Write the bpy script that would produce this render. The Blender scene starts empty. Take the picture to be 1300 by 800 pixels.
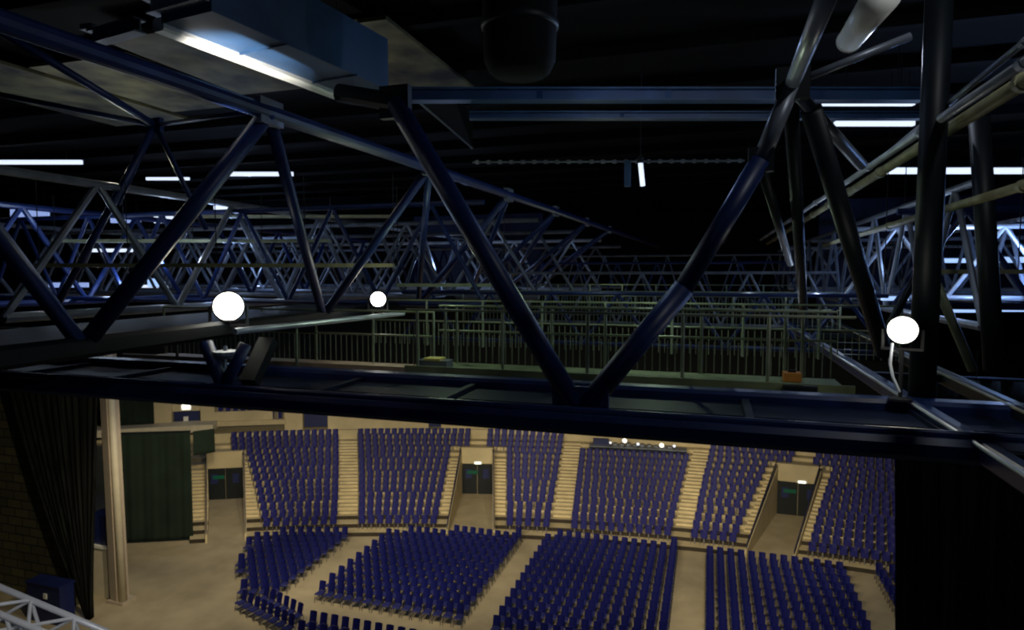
import bpy, math, random
from mathutils import Vector, Matrix
random.seed(7)
C = bpy.context.scene.collection
SC = bpy.context.scene
V = Vector

# ------------------------------------------------------------------ camera
EYE = 16.3
FPX = 800.0
yaw, pit = math.radians(17.35), math.radians(-3.58)
FW = V((-math.sin(yaw) * math.cos(pit), math.cos(yaw) * math.cos(pit), math.sin(pit)))
RT = V((math.cos(yaw), math.sin(yaw), 0))
UP = RT.cross(FW)
E0 = V((0, 0, EYE))
cd = bpy.data.cameras.new('camera')
cam = bpy.data.objects.new('camera', cd)
C.objects.link(cam)
cd.sensor_width = 36
cd.lens = FPX / 1300 * 36
cd.clip_end = 500
cd.clip_start = 0.05
m = Matrix((RT, UP, -FW)).transposed().to_4x4()
m.translation = E0
cam.matrix_world = m
SC.camera = cam


def ray(x, y): return FW + RT * ((x - 650) / FPX) - UP * ((y - 400) / FPX)
def at_z(x, y, z): d = ray(x, y); return E0 + d * ((z - EYE) / d.z)
def at_y(x, y, Y): d = ray(x, y); return E0 + d * (Y / d.y)
def at_x(x, y, X): d = ray(x, y); return E0 + d * (X / d.x)
def at_d(x, y, D): return E0 + ray(x, y) * D
def H(h): return EYE + h


# ------------------------------------------------------------------ materials
MT = {}


def mat(name, col, rough=0.5, metal=0.0, noise=0.0, nscale=4.0, emit=None, es=0.0, bump=0.0, stretch=(1, 1, 1), spec=0.5):
    m = bpy.data.materials.new(name)
    m.use_nodes = True
    nt = m.node_tree
    b = nt.nodes['Principled BSDF']
    b.inputs['Base Color'].default_value = (*col, 1)
    b.inputs['Roughness'].default_value = rough
    b.inputs['Metallic'].default_value = metal
    b.inputs['Specular IOR Level'].default_value = spec
    if emit:
        b.inputs['Emission Color'].default_value = (*emit, 1)
        b.inputs['Emission Strength'].default_value = es
    if noise > 0 or bump > 0:
        tc = nt.nodes.new('ShaderNodeTexCoord')
        mp = nt.nodes.new('ShaderNodeMapping')
        mp.inputs['Scale'].default_value = stretch
        nz = nt.nodes.new('ShaderNodeTexNoise')
        nz.inputs['Scale'].default_value = nscale
        nz.inputs['Detail'].default_value = 5
        nt.links.new(tc.outputs['Object'], mp.inputs['Vector'])
        nt.links.new(mp.outputs['Vector'], nz.inputs['Vector'])
        if noise > 0:
            rp = nt.nodes.new('ShaderNodeValToRGB')
            rp.color_ramp.elements[0].position = 0.3
            rp.color_ramp.elements[1].position = 0.7
            lo = [max(0, c * (1 - noise)) for c in col]
            hi = [min(1, c * (1 + noise)) for c in col]
            rp.color_ramp.elements[0].color = (*lo, 1)
            rp.color_ramp.elements[1].color = (*hi, 1)
            nt.links.new(nz.outputs['Fac'], rp.inputs['Fac'])
            nt.links.new(rp.outputs['Color'], b.inputs['Base Color'])
        if bump > 0:
            bp = nt.nodes.new('ShaderNodeBump')
            bp.inputs['Strength'].default_value = bump
            bp.inputs['Distance'].default_value = 0.05
            nt.links.new(nz.outputs['Fac'], bp.inputs['Height'])
            nt.links.new(bp.outputs['Normal'], b.inputs['Normal'])
    MT[name] = m
    return m


mat('navy_steel', (0.008, 0.020, 0.090), 0.42, 0.0, 0.25, 3, spec=0.35)
mat('black_steel', (0.006, 0.009, 0.013), 0.5, 0.0, 0.25, 3, spec=0.25)
mat('grey_steel', (0.16, 0.18, 0.22), 0.4, 0.3, 0.3, 2)
mat('pale_steel', (0.42, 0.45, 0.50), 0.35, 0.3, 0.25, 2)
mat('olive_steel', (0.26, 0.25, 0.14), 0.45, 0.0, 0.25, 3)
mat('rail_steel', (0.20, 0.23, 0.15), 0.45, 0.2, 0.2, 4)
mat('deck', (0.17, 0.21, 0.10), 0.7, 0.0, 0.25, 3)
mat('plank', (0.52, 0.38, 0.26), 0.7, 0.0, 0.2, 3)
mat('aluminium', (0.80, 0.82, 0.86), 0.4, 0.2, 0.1, 5)
mat('roof', (0.0018, 0.002, 0.0024), 0.8, 0.0, 0.5, 0.6, bump=0.2, stretch=(0.4, 1.5, 1), spec=0.08)
mat('lit_roof', (0.085, 0.078, 0.036), 0.7, 0.0, 0.95, 1.1)  # lighter olive that stands for lit roof deck
mat('plate_navy', (0.003, 0.008, 0.030), 0.6, 0.0, 0.3, 2, spec=0.12)
mat('chord_black', (0.003, 0.0045, 0.006), 0.6, 0.0, 0.3, 2, spec=0.12)
mat('duct_blue', (0.020, 0.055, 0.125), 0.45, 0.0, 0.3, 1.5)
mat('white_paint', (0.75, 0.74, 0.68), 0.4, 0.0, 0.08, 4)
mat('floor_tan', (0.40, 0.335, 0.215), 0.7, 0.0, 0.16, 0.7)
mat('terrace', (0.52, 0.43, 0.25), 0.75, 0.0, 0.14, 1.2)
mat('tread', (0.60, 0.50, 0.29), 0.7, 0.0, 0.16, 1.5)
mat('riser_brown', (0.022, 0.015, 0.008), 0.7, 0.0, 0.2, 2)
mat('cream_wall', (0.50, 0.42, 0.25), 0.8, 0.0, 0.12, 0.8)
mat('cream_paint', (0.58, 0.52, 0.38), 0.6, 0.0, 0.08, 2)
mat('pink_shade', (0.42, 0.35, 0.27), 0.7, 0.0, 0.08, 2)  # darker pink puts the column's shaded side into colour
mat('seat_blue', (0.012, 0.013, 0.120), 0.5, 0.0, spec=0.2)
mat('chair_blue', (0.005, 0.007, 0.085), 0.55, 0.0, 0.2, 9, spec=0.15)
mat('chair_pan', (0.020, 0.024, 0.13), 0.5, 0.0)
mat('chair_frame', (0.10, 0.10, 0.13), 0.4, 0.5)
mat('seat_post', (0.16, 0.15, 0.15), 0.5, 0.2)
mat('navy_panel', (0.007, 0.014, 0.080), 0.5, 0.0, 0.15, 2)
mat('door_dark', (0.002, 0.006, 0.009), 0.5, 0.0, 0.2, 2)
mat('curtain_black', (0.009, 0.0095, 0.0085), 0.9, 0.0, 0.7, 1.2, stretch=(6, 6, 0.15), spec=0.1)
mat('screen_green', (0.012, 0.021, 0.015), 0.85, 0.0, 0.25, 0.6, spec=0.15)
mat('black_wall', (0.006, 0.007, 0.008), 0.9, spec=0.1)
mat('lamp_body', (0.02, 0.02, 0.022), 0.45)
mat('flood_glow', (1, 1, 1), 0.3, emit=(1.0, 0.98, 0.86), es=14)
mat('exit_glow', (0.9, 0.9, 0.8), 0.3, emit=(1.0, 0.97, 0.78), es=2.2)
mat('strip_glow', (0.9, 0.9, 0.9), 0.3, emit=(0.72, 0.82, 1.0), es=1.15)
mat('blue_glow', (0.9, 0.9, 0.9), 0.3, emit=(0.36, 0.56, 1.0), es=1.15)
mat('blue_dim', (0.9, 0.9, 0.9), 0.3, emit=(0.36, 0.50, 1.0), es=0.7)
mat('sign_green', (0.0, 0.06, 0.03), 0.4, emit=(0.02, 0.5, 0.25), es=0.03)
mat('orange', (0.55, 0.20, 0.03), 0.5)
mat('yellow', (0.75, 0.62, 0.16), 0.5)

# brick wall
bm_ = mat('brick', (0.10, 0.09, 0.05), 0.9, spec=0.1)
nt = bm_.node_tree
tc = nt.nodes.new('ShaderNodeTexCoord')
mp = nt.nodes.new('ShaderNodeMapping')
mp.inputs['Rotation'].default_value = (math.pi / 2, 0, 0)
mp.inputs['Scale'].default_value = (1, 1, 1)
bk = nt.nodes.new('ShaderNodeTexBrick')
bk.inputs['Color1'].default_value = (0.105, 0.095, 0.052, 1)
bk.inputs['Color2'].default_value = (0.065, 0.065, 0.036, 1)
bk.inputs['Mortar'].default_value = (0.035, 0.035, 0.024, 1)
bk.inputs['Scale'].default_value = 1.0
bk.inputs['Brick Width'].default_value = 1.0
bk.inputs['Row Height'].default_value = 0.45
bk.inputs['Mortar Size'].default_value = 0.04
nt.links.new(tc.outputs['Object'], mp.inputs['Vector'])
nt.links.new(mp.outputs['Vector'], bk.inputs['Vector'])
nt.links.new(bk.outputs['Color'], nt.nodes['Principled BSDF'].inputs['Base Color'])


# ------------------------------------------------------------------ mesh helpers
class MB:
    def __init__(s):
        s.v, s.f, s.mi = [], [], []
        s.cur = 0

    def quad(s, a, b, c, d):
        i = len(s.v)
        s.v += [tuple(a), tuple(b), tuple(c), tuple(d)]
        s.f.append((i, i + 1, i + 2, i + 3)); s.mi.append(s.cur)

    def hexa(s, P):  # P: 8 points, bottom loop 0-3, top loop 4-7
        i = len(s.v)
        s.v += [tuple(p) for p in P]
        for q in ((3, 2, 1, 0), (4, 5, 6, 7), (0, 1, 5, 4), (1, 2, 6, 5), (2, 3, 7, 6), (3, 0, 4, 7)):
            s.f.append(tuple(i + k for k in q)); s.mi.append(s.cur)
        return s

    def box(s, x0, x1, y0, y1, z0, z1):
        return s.hexa([(x0, y0, z0), (x1, y0, z0), (x1, y1, z0), (x0, y1, z0), (x0, y0, z1), (x1, y0, z1), (x1, y1, z1), (x0, y1, z1)])

    def bar(s, p, q, w, h, bev=0.0):  # rectangular (optionally chamfered) bar from p to q
        p, q = V(p), V(q)
        d = (q - p).normalized()
        up = V((0, 0, 1)) if abs(d.z) < 0.95 else V((0, 1, 0))
        a = d.cross(up).normalized()
        b = a.cross(d).normalized()
        if bev <= 0:
            ring = [(-w / 2, -h / 2), (w / 2, -h / 2), (w / 2, h / 2), (-w / 2, h / 2)]
        else:
            x, y, e = w / 2, h / 2, bev
            ring = [(-x + e, -y), (x - e, -y), (x, -y + e), (x, y - e), (x - e, y), (-x + e, y), (-x, y - e), (-x, -y + e)]
        return s.prism(p, q, a, b, ring)

    def ibeam(s, p, q, w, h, t):
        p, q = V(p), V(q)
        d = (q - p).normalized()
        up = V((0, 0, 1)) if abs(d.z) < 0.95 else V((0, 1, 0))
        a = d.cross(up).normalized(); b = a.cross(d).normalized()
        x, y, g = w / 2, h / 2, t / 2
        ring = [(-x, -y), (x, -y), (x, -y + t), (g, -y + t), (g, y - t), (x, y - t), (x, y), (-x, y), (-x, y - t), (-g, y - t), (-g, -y + t), (-x, -y + t)]
        return s.prism(p, q, a, b, ring)

    def prism(s, p, q, a, b, ring):
        i = len(s.v); n = len(ring)
        for o in (p, q):
            for x, y in ring:
                s.v.append(tuple(o + a * x + b * y))
        for k in range(n):
            k2 = (k + 1) % n
            s.f.append((i + k, i + k2, i + n + k2, i + n + k)); s.mi.append(s.cur)
        s.f.append(tuple(i + k for k in reversed(range(n)))); s.mi.append(s.cur)
        s.f.append(tuple(i + n + k for k in range(n))); s.mi.append(s.cur)
        return s

    def tube(s, p, q, r, n=10, r2=None):
        p, q = V(p), V(q)
        d = (q - p).normalized()
        up = V((0, 0, 1)) if abs(d.z) < 0.95 else V((0, 1, 0))
        a = d.cross(up).normalized(); b = a.cross(d).normalized()
        r2 = r if r2 is None else r2
        i = len(s.v)
        for o, rr in ((p, r), (q, r2)):
            for k in range(n):
                t = 2 * math.pi * k / n
                s.v.append(tuple(o + a * (rr * math.cos(t)) + b * (rr * math.sin(t))))
        for k in range(n):
            k2 = (k + 1) % n
            s.f.append((i + k, i + k2, i + n + k2, i + n + k)); s.mi.append(s.cur)
        s.f.append(tuple(i + k for k in reversed(range(n)))); s.mi.append(s.cur)
        s.f.append(tuple(i + n + k for k in range(n))); s.mi.append(s.cur)
        return s

    def lathe(s, o, axis, prof, n=24):  # prof: (along axis, radius)
        o = V(o); d = V(axis).normalized()
        up = V((0, 0, 1)) if abs(d.z) < 0.95 else V((0, 1, 0))
        a = d.cross(up).normalized(); b = a.cross(d).normalized()
        i = len(s.v)
        for t, r in prof:
            for k in range(n):
                w = 2 * math.pi * k / n
                s.v.append(tuple(o + d * t + a * (r * math.cos(w)) + b * (r * math.sin(w))))
        for j in range(len(prof) - 1):
            for k in range(n):
                k2 = (k + 1) % n
                s.f.append((i + j * n + k, i + j * n + k2, i + (j + 1) * n + k2, i + (j + 1) * n + k)); s.mi.append(s.cur)
        s.f.append(tuple(i + k for k in reversed(range(n)))); s.mi.append(s.cur)
        s.f.append(tuple(i + (len(prof) - 1) * n + k for k in range(n))); s.mi.append(s.cur)
        return s

    def build(s, name, mats, parent=None, smooth=False, origin=None):
        me = bpy.data.meshes.new(name)
        vv = s.v
        o = bpy.data.objects.new(name, me)
        off = V((0, 0, 0))
        if parent is not None:
            off = V(parent.location)
        elif origin is not None:
            off = V(origin); o.location = off
        rot = parent.rotation_euler.to_matrix().inverted() if parent is not None and parent.rotation_euler.z else None
        if off.length > 0 or rot:
            vv = [V(p) - off for p in vv]
            if rot: vv = [rot @ p for p in vv]
        me.from_pydata([tuple(p) for p in vv], [], s.f)
        for mm in (mats if isinstance(mats, (list, tuple)) else [mats]):
            me.materials.append(MT[mm])
        for p, k in zip(me.polygons, s.mi):
            p.material_index = k
            p.use_smooth = smooth
        me.update()
        C.objects.link(o)
        if parent is not None: o.parent = parent
        return o


def tag(o, label=None, cat=None, group=None, kind=None):
    if label: o['label'] = label
    if cat: o['category'] = cat
    if group: o['group'] = group
    if kind: o['kind'] = kind
    return o


def thing(name, label, cat, loc=(0, 0, 0), group=None, rz=0):
    o = bpy.data.objects.new(name, None)
    o.location = loc
    o.rotation_euler = (0, 0, rz)
    o.empty_display_size = 0.2
    C.objects.link(o)
    return tag(o, label, cat, group)


def tubes(name, mats, parent, segs, r, n=10):  # one part per segment
    for p, q in segs:
        MB().tube(p, q, r, n).build(name, mats, parent, smooth=False)


# ------------------------------------------------------------------ room shell
tag(MB().box(-70, 45, -14, 75, -0.4, 0).build('floor', 'floor_tan'), kind='structure')
cb = MB()
cb.box(-70, 45, -14, 75, H(5.4), H(5.7))
for k in range(30):           # folds of the roof deck
    y = -12 + k * 3.0
    cb.box(-70, 45, y, y + 0.25, H(5.1), H(5.4))
tag(cb.build('ceiling', 'roof'), kind='structure')
tag(MB().box(-70, 45, 74, 75, 0, H(5.7)).build('wall_back', 'black_wall'), kind='structure')
tag(MB().box(7, 44, 47, 47.3, H(-2.2), H(5.1)).build('wall_blue_wash', 'navy_panel'), kind='structure')  # navy panel added for the blue glow on the far wall
tag(MB().box(-69, -13, 50, 50.3, H(-.6), H(5.1)).build('wall_blue_wash', 'navy_panel'), kind='structure')  # second added panel, for the bluish gloom of the left background
tag(MB().box(-70, 45, -14, -13, 0, H(5.7)).build('wall_front', 'black_wall'), kind='structure')
tag(MB().box(44, 45, -13, 74, 0, H(5.7)).build('wall_right', 'black_wall'), kind='structure')
tag(MB().box(-70, -69, -13, 74, 0, H(5.7)).build('wall_left', 'black_wall'), kind='structure')
w = at_y(112, 640, 22.4)
tag(MB().box(-62, -29.6, 22.4, 22.9, 0, H(-2.6)).build('wall_stage', 'brick'), kind='structure')

# ------------------------------------------------------------------ upper tier (curved bowl)
CX, CY, RR = 3.721, -35.236, 73.28
DEP, RISE, Z0, NROW = 0.78, 0.24, 0.25, 14
STOP = DEP * NROW


def pol(phi, s, z):
    a = math.radians(phi)
    return V((CX + (RR + s) * math.sin(a), CY + (RR + s) * math.cos(a), z))


def at_cyl(px, py, s):
    d = ray(px, py)
    ox, oy = E0.x - CX, E0.y - CY
    a = d.x ** 2 + d.y ** 2; b = 2 * (ox * d.x + oy * d.y); c = ox * ox + oy * oy - (RR + s) ** 2
    t = (-b + math.sqrt(b * b - 4 * a * c)) / (2 * a)
    return E0 + d * t


def phi_of(p): return math.degrees(math.atan2(p.x - CX, p.y - CY))
def s_of(p): return math.hypot(p.x - CX, p.y - CY) - RR


def line(px0, py0, z0, px1, py1, z1):
    """plan line of an aisle edge as (phi at s=0, phi at s=STOP)"""
    a, b = at_z(px0, py0, z0), at_z(px1, py1, z1)
    pa, pb, sa, sb = phi_of(a), phi_of(b), s_of(a), s_of(b)
    k = (pb - pa) / (sb - sa)
    return (pa - k * sa, pa + k * (STOP - sa))


def lp(L, s): return L[0] + (L[1] - L[0]) * s / STOP


ED = {
    'v0l': line(264, 684, 0, 264, 628, 0),
    'v0r': line(311, 682, 0, 309, 628, 0),
    's1': line(333, 680, .3, 307, 556, 4.0),
    'al': line(428, 680, .3, 430, 548, 4.2),
    'ar': line(453, 680, .3, 453, 548, 4.2),
    's2': line(553, 680, .3, 573, 562, 3.7),
    'v1l': line(569, 680, 0, 588, 562, 3.7),
    'v1r': line(626, 680, 0, 625, 562, 3.7),
    's3': line(641, 680, .3, 642, 562, 3.7),
    'bl': line(697, 685, .3, 717, 548, 4.2),
    'br': line(722, 685, .3, 738, 548, 4.2),
    'cl': line(852, 692, .3, 880, 562, 4.0),
    'cr': line(875, 692, .3, 902, 562, 4.0),
    's5': line(934, 700, .3, 975, 587, 3.5),
    'v2l': line(950, 705, 0, 989, 587, 3.5),
    'v2r': line(1008, 712, 0, 1041, 592, 3.5),
    's6': line(1023, 712, .3, 1056, 592, 3.5),
}
ED['v0ll'] = (ED['v0l'][0] - 0.75, ED['v0l'][1] - 0.75)
ED['end'] = (7.8, 9.2)
ED['start'] = (ED['v0ll'][0] - .05, ED['v0ll'][1] - .05)
VROW = 10   # rows in front of a doorway are cut away


def row_z(j): return Z0 + RISE * j


def tier(l, r, j0, j1, seg, mb):
    """stepped concrete rows j0..j1-1 between two plan lines"""
    for j in range(j0, j1):
        s0, s1 = j * DEP, (j + 1) * DEP
        z, zb = row_z(j), (0 if j == j0 or True else row_z(j - 1))
        for k in range(seg):
            t0, t1 = k / seg, (k + 1) / seg
            P = []
            for zz in (zb, z):
                for (t, s) in ((t0, s0), (t1, s0), (t1, s1), (t0, s1)):
                    P.append(pol(lp(l, s) * (1 - t) + lp(r, s) * t, s, zz))
            i = len(mb.v)
            mb.v += [tuple(p) for p in P]
            mb.f.append((i + 4, i + 5, i + 6, i + 7)); mb.mi.append(0)
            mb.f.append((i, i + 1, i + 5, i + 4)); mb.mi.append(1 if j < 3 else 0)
            if k == 0: mb.f.append((i + 3, i, i + 4, i + 7)); mb.mi.append(0)
            if k == seg - 1: mb.f.append((i + 1, i + 2, i + 6, i + 5)); mb.mi.append(0)
            if j == j1 - 1: mb.f.append((i + 2, i + 3, i + 7, i + 6)); mb.mi.append(0)


tb = MB()
tier(ED['start'], ED['v0l'], 0, NROW, 6, tb)
tier(ED['v0l'], ED['v0r'], VROW, NROW, 2, tb)
tier(ED['v0r'], ED['v1l'], 0, NROW, 12, tb)
tier(ED['v1l'], ED['v1r'], VROW, NROW, 2, tb)
tier(ED['v1r'], ED['v2l'], 0, NROW, 14, tb)
tier(ED['v2l'], ED['v2r'], VROW, NROW, 2, tb)
tier(ED['v2r'], ED['end'], 0, NROW, 8, tb)
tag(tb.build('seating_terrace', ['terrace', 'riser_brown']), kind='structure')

# stairs in the aisles: two treads to a row
sb = MB()


def stairs(l, r, j0, j1):
    for j in range(max(3, j0), j1):
        s0 = j * DEP
        for (sa, sbb, dz) in ((s0 - DEP * 0.5, s0, -RISE * 0.5),):
            if j == j0 and j0 == 0: pass
            P = []
            for zz in (0.0 if j == 0 else row_z(j - 1), row_z(j) + dz):
                for (L, s) in ((l, sa), (r, sa), (r, sbb), (l, sbb)):
                    P.append(pol(lp(L, s), s, zz))
            sb.hexa(P)
        # pale nosing on the row edge
        P = []
        for zz in (row_z(j) + 0.002, row_z(j) + 0.03):
            for (L, s) in ((l, s0 - 0.01), (r, s0 - 0.01), (r, s0 + 0.3), (l, s0 + 0.3)):
                P.append(pol(lp(L, s), s, zz))
        sb.hexa(P)


stairs(ED['v0ll'], ED['v0l'], 0, VROW)
stairs(ED['v0r'], ED['s1'], 0, VROW + 1)
stairs(ED['al'], ED['ar'], 0, NROW)
stairs(ED['s2'], ED['v1l'], 0, VROW + 1)
stairs(ED['v1r'], ED['s3'], 0, VROW + 1)
stairs(ED['bl'], ED['br'], 0, NROW)
stairs(ED['cl'], ED['cr'], 0, NROW)
stairs(ED['s5'], ED['v2l'], 0, VROW + 1)
stairs(ED['v2r'], ED['s6'], 0, VROW + 1)
tag(sb.build('aisle_stairs', 'tread'), kind='structure')


def wedge(mb, phi0, phi1, s0, s1, z0, z1):
    P = []
    for zz in (z0, z1):
        for (p, s) in ((phi0, s0), (phi1, s0), (phi1, s1), (phi0, s1)):
            P.append(pol(p, s, zz))
    mb.hexa(P)


def plan_wall(mb, L, s0, s1, off0, off1, hz0, hz1, zb=0.0):
    """wall along a plan line, phi offsets, top height from hz0 to hz1"""
    P = [pol(lp(L, s0) + off0, s0, zb), pol(lp(L, s0) + off1, s0, zb), pol(lp(L, s1) + off1, s1, zb), pol(lp(L, s1) + off0, s1, zb),
         pol(lp(L, s0) + off0, s0, hz0), pol(lp(L, s0) + off1, s0, hz0), pol(lp(L, s1) + off1, s1, hz1), pol(lp(L, s1) + off0, s1, hz1)]
    mb.hexa(P)


SD = VROW * DEP
DN = 0
for key, nm in (('v0', 'left'), ('v1', 'middle'), ('v2', 'right')):
    l, r = ED[key + 'l'], ED[key + 'r']
    DN += 1
    wb = MB()
    plan_wall(wb, l, -0.1, SD, -0.10, 0.0, 0.45, row_z(VROW) + 0.55)
    plan_wall(wb, r, -0.1, SD, 0.0, 0.10, 0.45, row_z(VROW) + 0.55)
    # lintel and parapet over the doorway
    wedge(wb, lp(l, SD), lp(r, SD), SD - 0.18, SD - 0.02, 2.35, row_z(VROW) + 0.85)
    wedge(wb, lp(l, SD) - 0.1, lp(r, SD) + 0.1, SD - 0.26, SD + 0.02, row_z(VROW) + 0.85, row_z(VROW) + 0.93)
    tag(wb.build('wall_vomitory', 'cream_wall'), kind='structure')
    rb = MB()
    plan_wall(rb, l, 0.0, SD - 0.2, -0.06, -0.03, 0.75, row_z(VROW) + 1.05, zb=0.3)
    plan_wall(rb, r, 0.0, SD - 0.2, 0.03, 0.06, 0.75, row_z(VROW) + 1.05, zb=0.3)
    tag(rb.build('trim_%d' % DN, 'navy_panel'), kind='structure')
    c = pol((lp(l, SD) + lp(r, SD)) / 2, SD, 0)
    dr = thing('door_%d' % DN, None, None, c)
    tag(dr, kind='structure')
    pm = (lp(l, SD) + lp(r, SD)) / 2
    a, b = lp(l, SD), lp(r, SD)
    d1 = MB(); wedge(d1, a, pm - 0.01, SD - 0.06, SD - 0.01, 0.02, 2.35); d1.build('door_leaf', 'door_dark', dr)
    d2 = MB(); wedge(d2, pm + 0.01, b, SD - 0.06, SD - 0.01, 0.02, 2.35); d2.build('door_leaf', 'door_dark', dr)
    d3 = MB()
    for (q0, q1) in ((a + 0.18, a + 0.5), (b - 0.5, b - 0.18)):
        wedge(d3, q0, q1, SD - 0.09, SD - 0.06, 1.2, 1.9)
    d3.build('door_window', 'navy_panel', dr)
    # emergency lamp on the lintel
    if key != 'v0':
        q = pm + (0.05 if key == 'v1' else 0.15)
        lampp = pol(q, SD - 0.3, 2.42)
        t = thing('emergency_lamp', 'small bright emergency lamp on the lintel of the %s doorway' % nm, 'lamp', lampp, 'emergency lamps over the doorways')
        h1 = MB(); wedge(h1, q - 0.22, q + 0.22, SD - 0.32, SD - 0.20, 2.36, 2.56); h1.build('housing', 'white_paint', t)
        g1 = MB(); wedge(g1, q - 0.15, q + 0.15, SD - 0.38, SD - 0.32, 2.38, 2.50); g1.build('lens', 'exit_glow', t)
    sq = a + 0.55
    g2 = MB(); wedge(g2, sq - 0.28, sq + 0.28, SD - 0.13, SD - 0.09, 1.55, 1.80)
    tag(g2.build('exit_sign', 'sign_green'), 'dim green exit sign inside the %s doorway' % nm, 'sign', 'dim green signs in the doorways')

# ---------------------------------------------------------------- tip-up seats of the upper tier
def seat_mesh():
    b = MB()
    # curved shell back leaning backwards (+y is behind)
    n = 4
    for k in range(n):
        x0, x1 = -0.20 + 0.40 * k / n, -0.20 + 0.40 * (k + 1) / n
        c0, c1 = 0.05 * (x0 / 0.20) ** 2, 0.05 * (x1 / 0.20) ** 2
        b.hexa([(x0, .16 - c0, .42), (x1, .16 - c1, .42), (x1, .20 - c1, .42), (x0, .20 - c0, .42),
                (x0, .26 - c0, .86), (x1, .26 - c1, .86), (x1, .30 - c1, .84), (x0, .30 - c0, .84)])
    b.hexa([(-.17, .02, .40), (.17, .02, .40), (.17, .12, .38), (-.17, .12, .38), (-.16, .08, .72), (.16, .08, .72), (.16, .15, .70), (-.16, .15, .70)])
    b.cur = 1
    b.box(-.24, -.222, .04, .20, .0, .50)
    b.box(-.04, .04, .10, .18, .0, .42)
    me = b.build('tip_up_seat', ['seat_blue', 'seat_post'])
    return me


SECT = [
    ('s1', None, 'block left of the leftmost straight stairway', 'v0r', 'al'),
    ('ar', 's2', 'block left of the middle doorway', 'ar', 'v1mid'),
    ('s3', 'bl', 'block right of the middle doorway', 'v1mid2', 'bl'),
    ('br', 'cl', 'wide block below the mixing desk', 'br', 'cl'),
    ('cr', 's5', 'block left of the rightmost doorway', 'cr', 'v2mid'),
    ('s6', 'end', 'block right of the rightmost doorway', 'v2mid2', 'end'),
]
SECT[0] = ('s1', 'al', SECT[0][2], 'v0r', 'al')
v1m = tuple((a + b) / 2 for a, b in zip(ED['v1l'], ED['v1r']))
v2m = tuple((a + b) / 2 for a, b in zip(ED['v2l'], ED['v2r']))
ED['v1mid'] = (v1m[0] - 0.42, v1m[1] - 0.42); ED['v1mid2'] = (v1m[0] + 0.42, v1m[1] + 0.42)
ED['v2mid'] = (v2m[0] - 0.42, v2m[1] - 0.42); ED['v2mid2'] = (v2m[0] + 0.42, v2m[1] + 0.42)
ED['v0rr'] = (ED['v0r'][0] - 0.55, ED['v0r'][1] - 0.55)

ORD = ['front', 'second', 'third', 'fourth', 'fifth', 'sixth', 'seventh', 'eighth', 'ninth', 'tenth', 'eleventh', 'twelfth', 'thirteenth', 'fourteenth', 'fifteenth', 'sixteenth', 'seventeenth', 'eighteenth', 'nineteenth', 'twentieth']
ORD1 = ['first'] + ORD[1:] + ['twenty-first', 'twenty-second', 'twenty-third', 'twenty-fourth', 'twenty-fifth', 'twenty-sixth', 'twenty-seventh', 'twenty-eighth', 'twenty-ninth', 'thirtieth']

upper = []   # (distance, location, rz, label)
for (la, ra, bname, lb, rb_) in SECT:
    for j in range(NROW):
        if la == 'br' and j >= 11: continue
        L, R = (la, ra) if j <= VROW else (lb, rb_)
        if lb == 'v0r' and j > VROW: L = 'v0rr'
        s = j * DEP + 0.42
        p0, p1 = lp(ED[L], s), lp(ED[R], s)
        if ra == 'end': p1 = min(p1, 7.2)
        wd = math.radians(p1 - p0) * (RR + s)
        n = max(1, int(wd / 0.52))
        for k in range(n):
            ph = p0 + (p1 - p0) * (k + 0.5) / n
            loc = pol(ph, s, row_z(j))
            lab = 'blue tip-up seat, %s from left, %s row up, %s' % (ORD1[k], ORD1[j], bname)
            pc = loc - E0
            px = 650 + FPX * pc.dot(RT) / pc.dot(FW)
            upper.append((pc.length + (40 if px > 1138 else 0), loc, -math.radians(ph), lab))
upper.sort(key=lambda t: t[0])
proto = seat_mesh()
seat_me = proto.data
first = True
for (d, loc, rz, lab) in upper[:300]:
    o = proto if first else proto.copy()
    if not first: C.objects.link(o)
    first = False
    o.location = loc; o.rotation_euler = (0, 0, rz)
    tag(o, lab, 'seat', 'tip-up seats of the upper tier')


def mass(name, items, me, label, cat):
    vs, fs, mi = [], [], []
    base = [v.co.copy() for v in me.vertices]
    pf = [(tuple(p.vertices), p.material_index) for p in me.polygons]
    for (d, loc, rz, lab) in items:
        i = len(vs); c, s = math.cos(rz), math.sin(rz)
        vs += [(loc.x + c * v.x - s * v.y, loc.y + s * v.x + c * v.y, loc.z + v.z) for v in base]
        fs += [tuple(i + q for q in f) for f, _ in pf]
        mi += [k for _, k in pf]
    nm = bpy.data.meshes.new(name)
    nm.from_pydata(vs, [], fs)
    for mm in me.materials: nm.materials.append(mm)
    nm.polygons.foreach_set('material_index', mi)
    o = bpy.data.objects.new(name, nm); C.objects.link(o)
    return tag(o, label, cat, None, 'stuff')


mass('tip_up_seating', upper[300:], seat_me, 'rows of blue tip-up seats filling the higher rows of the curved tier', 'seats')

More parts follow.
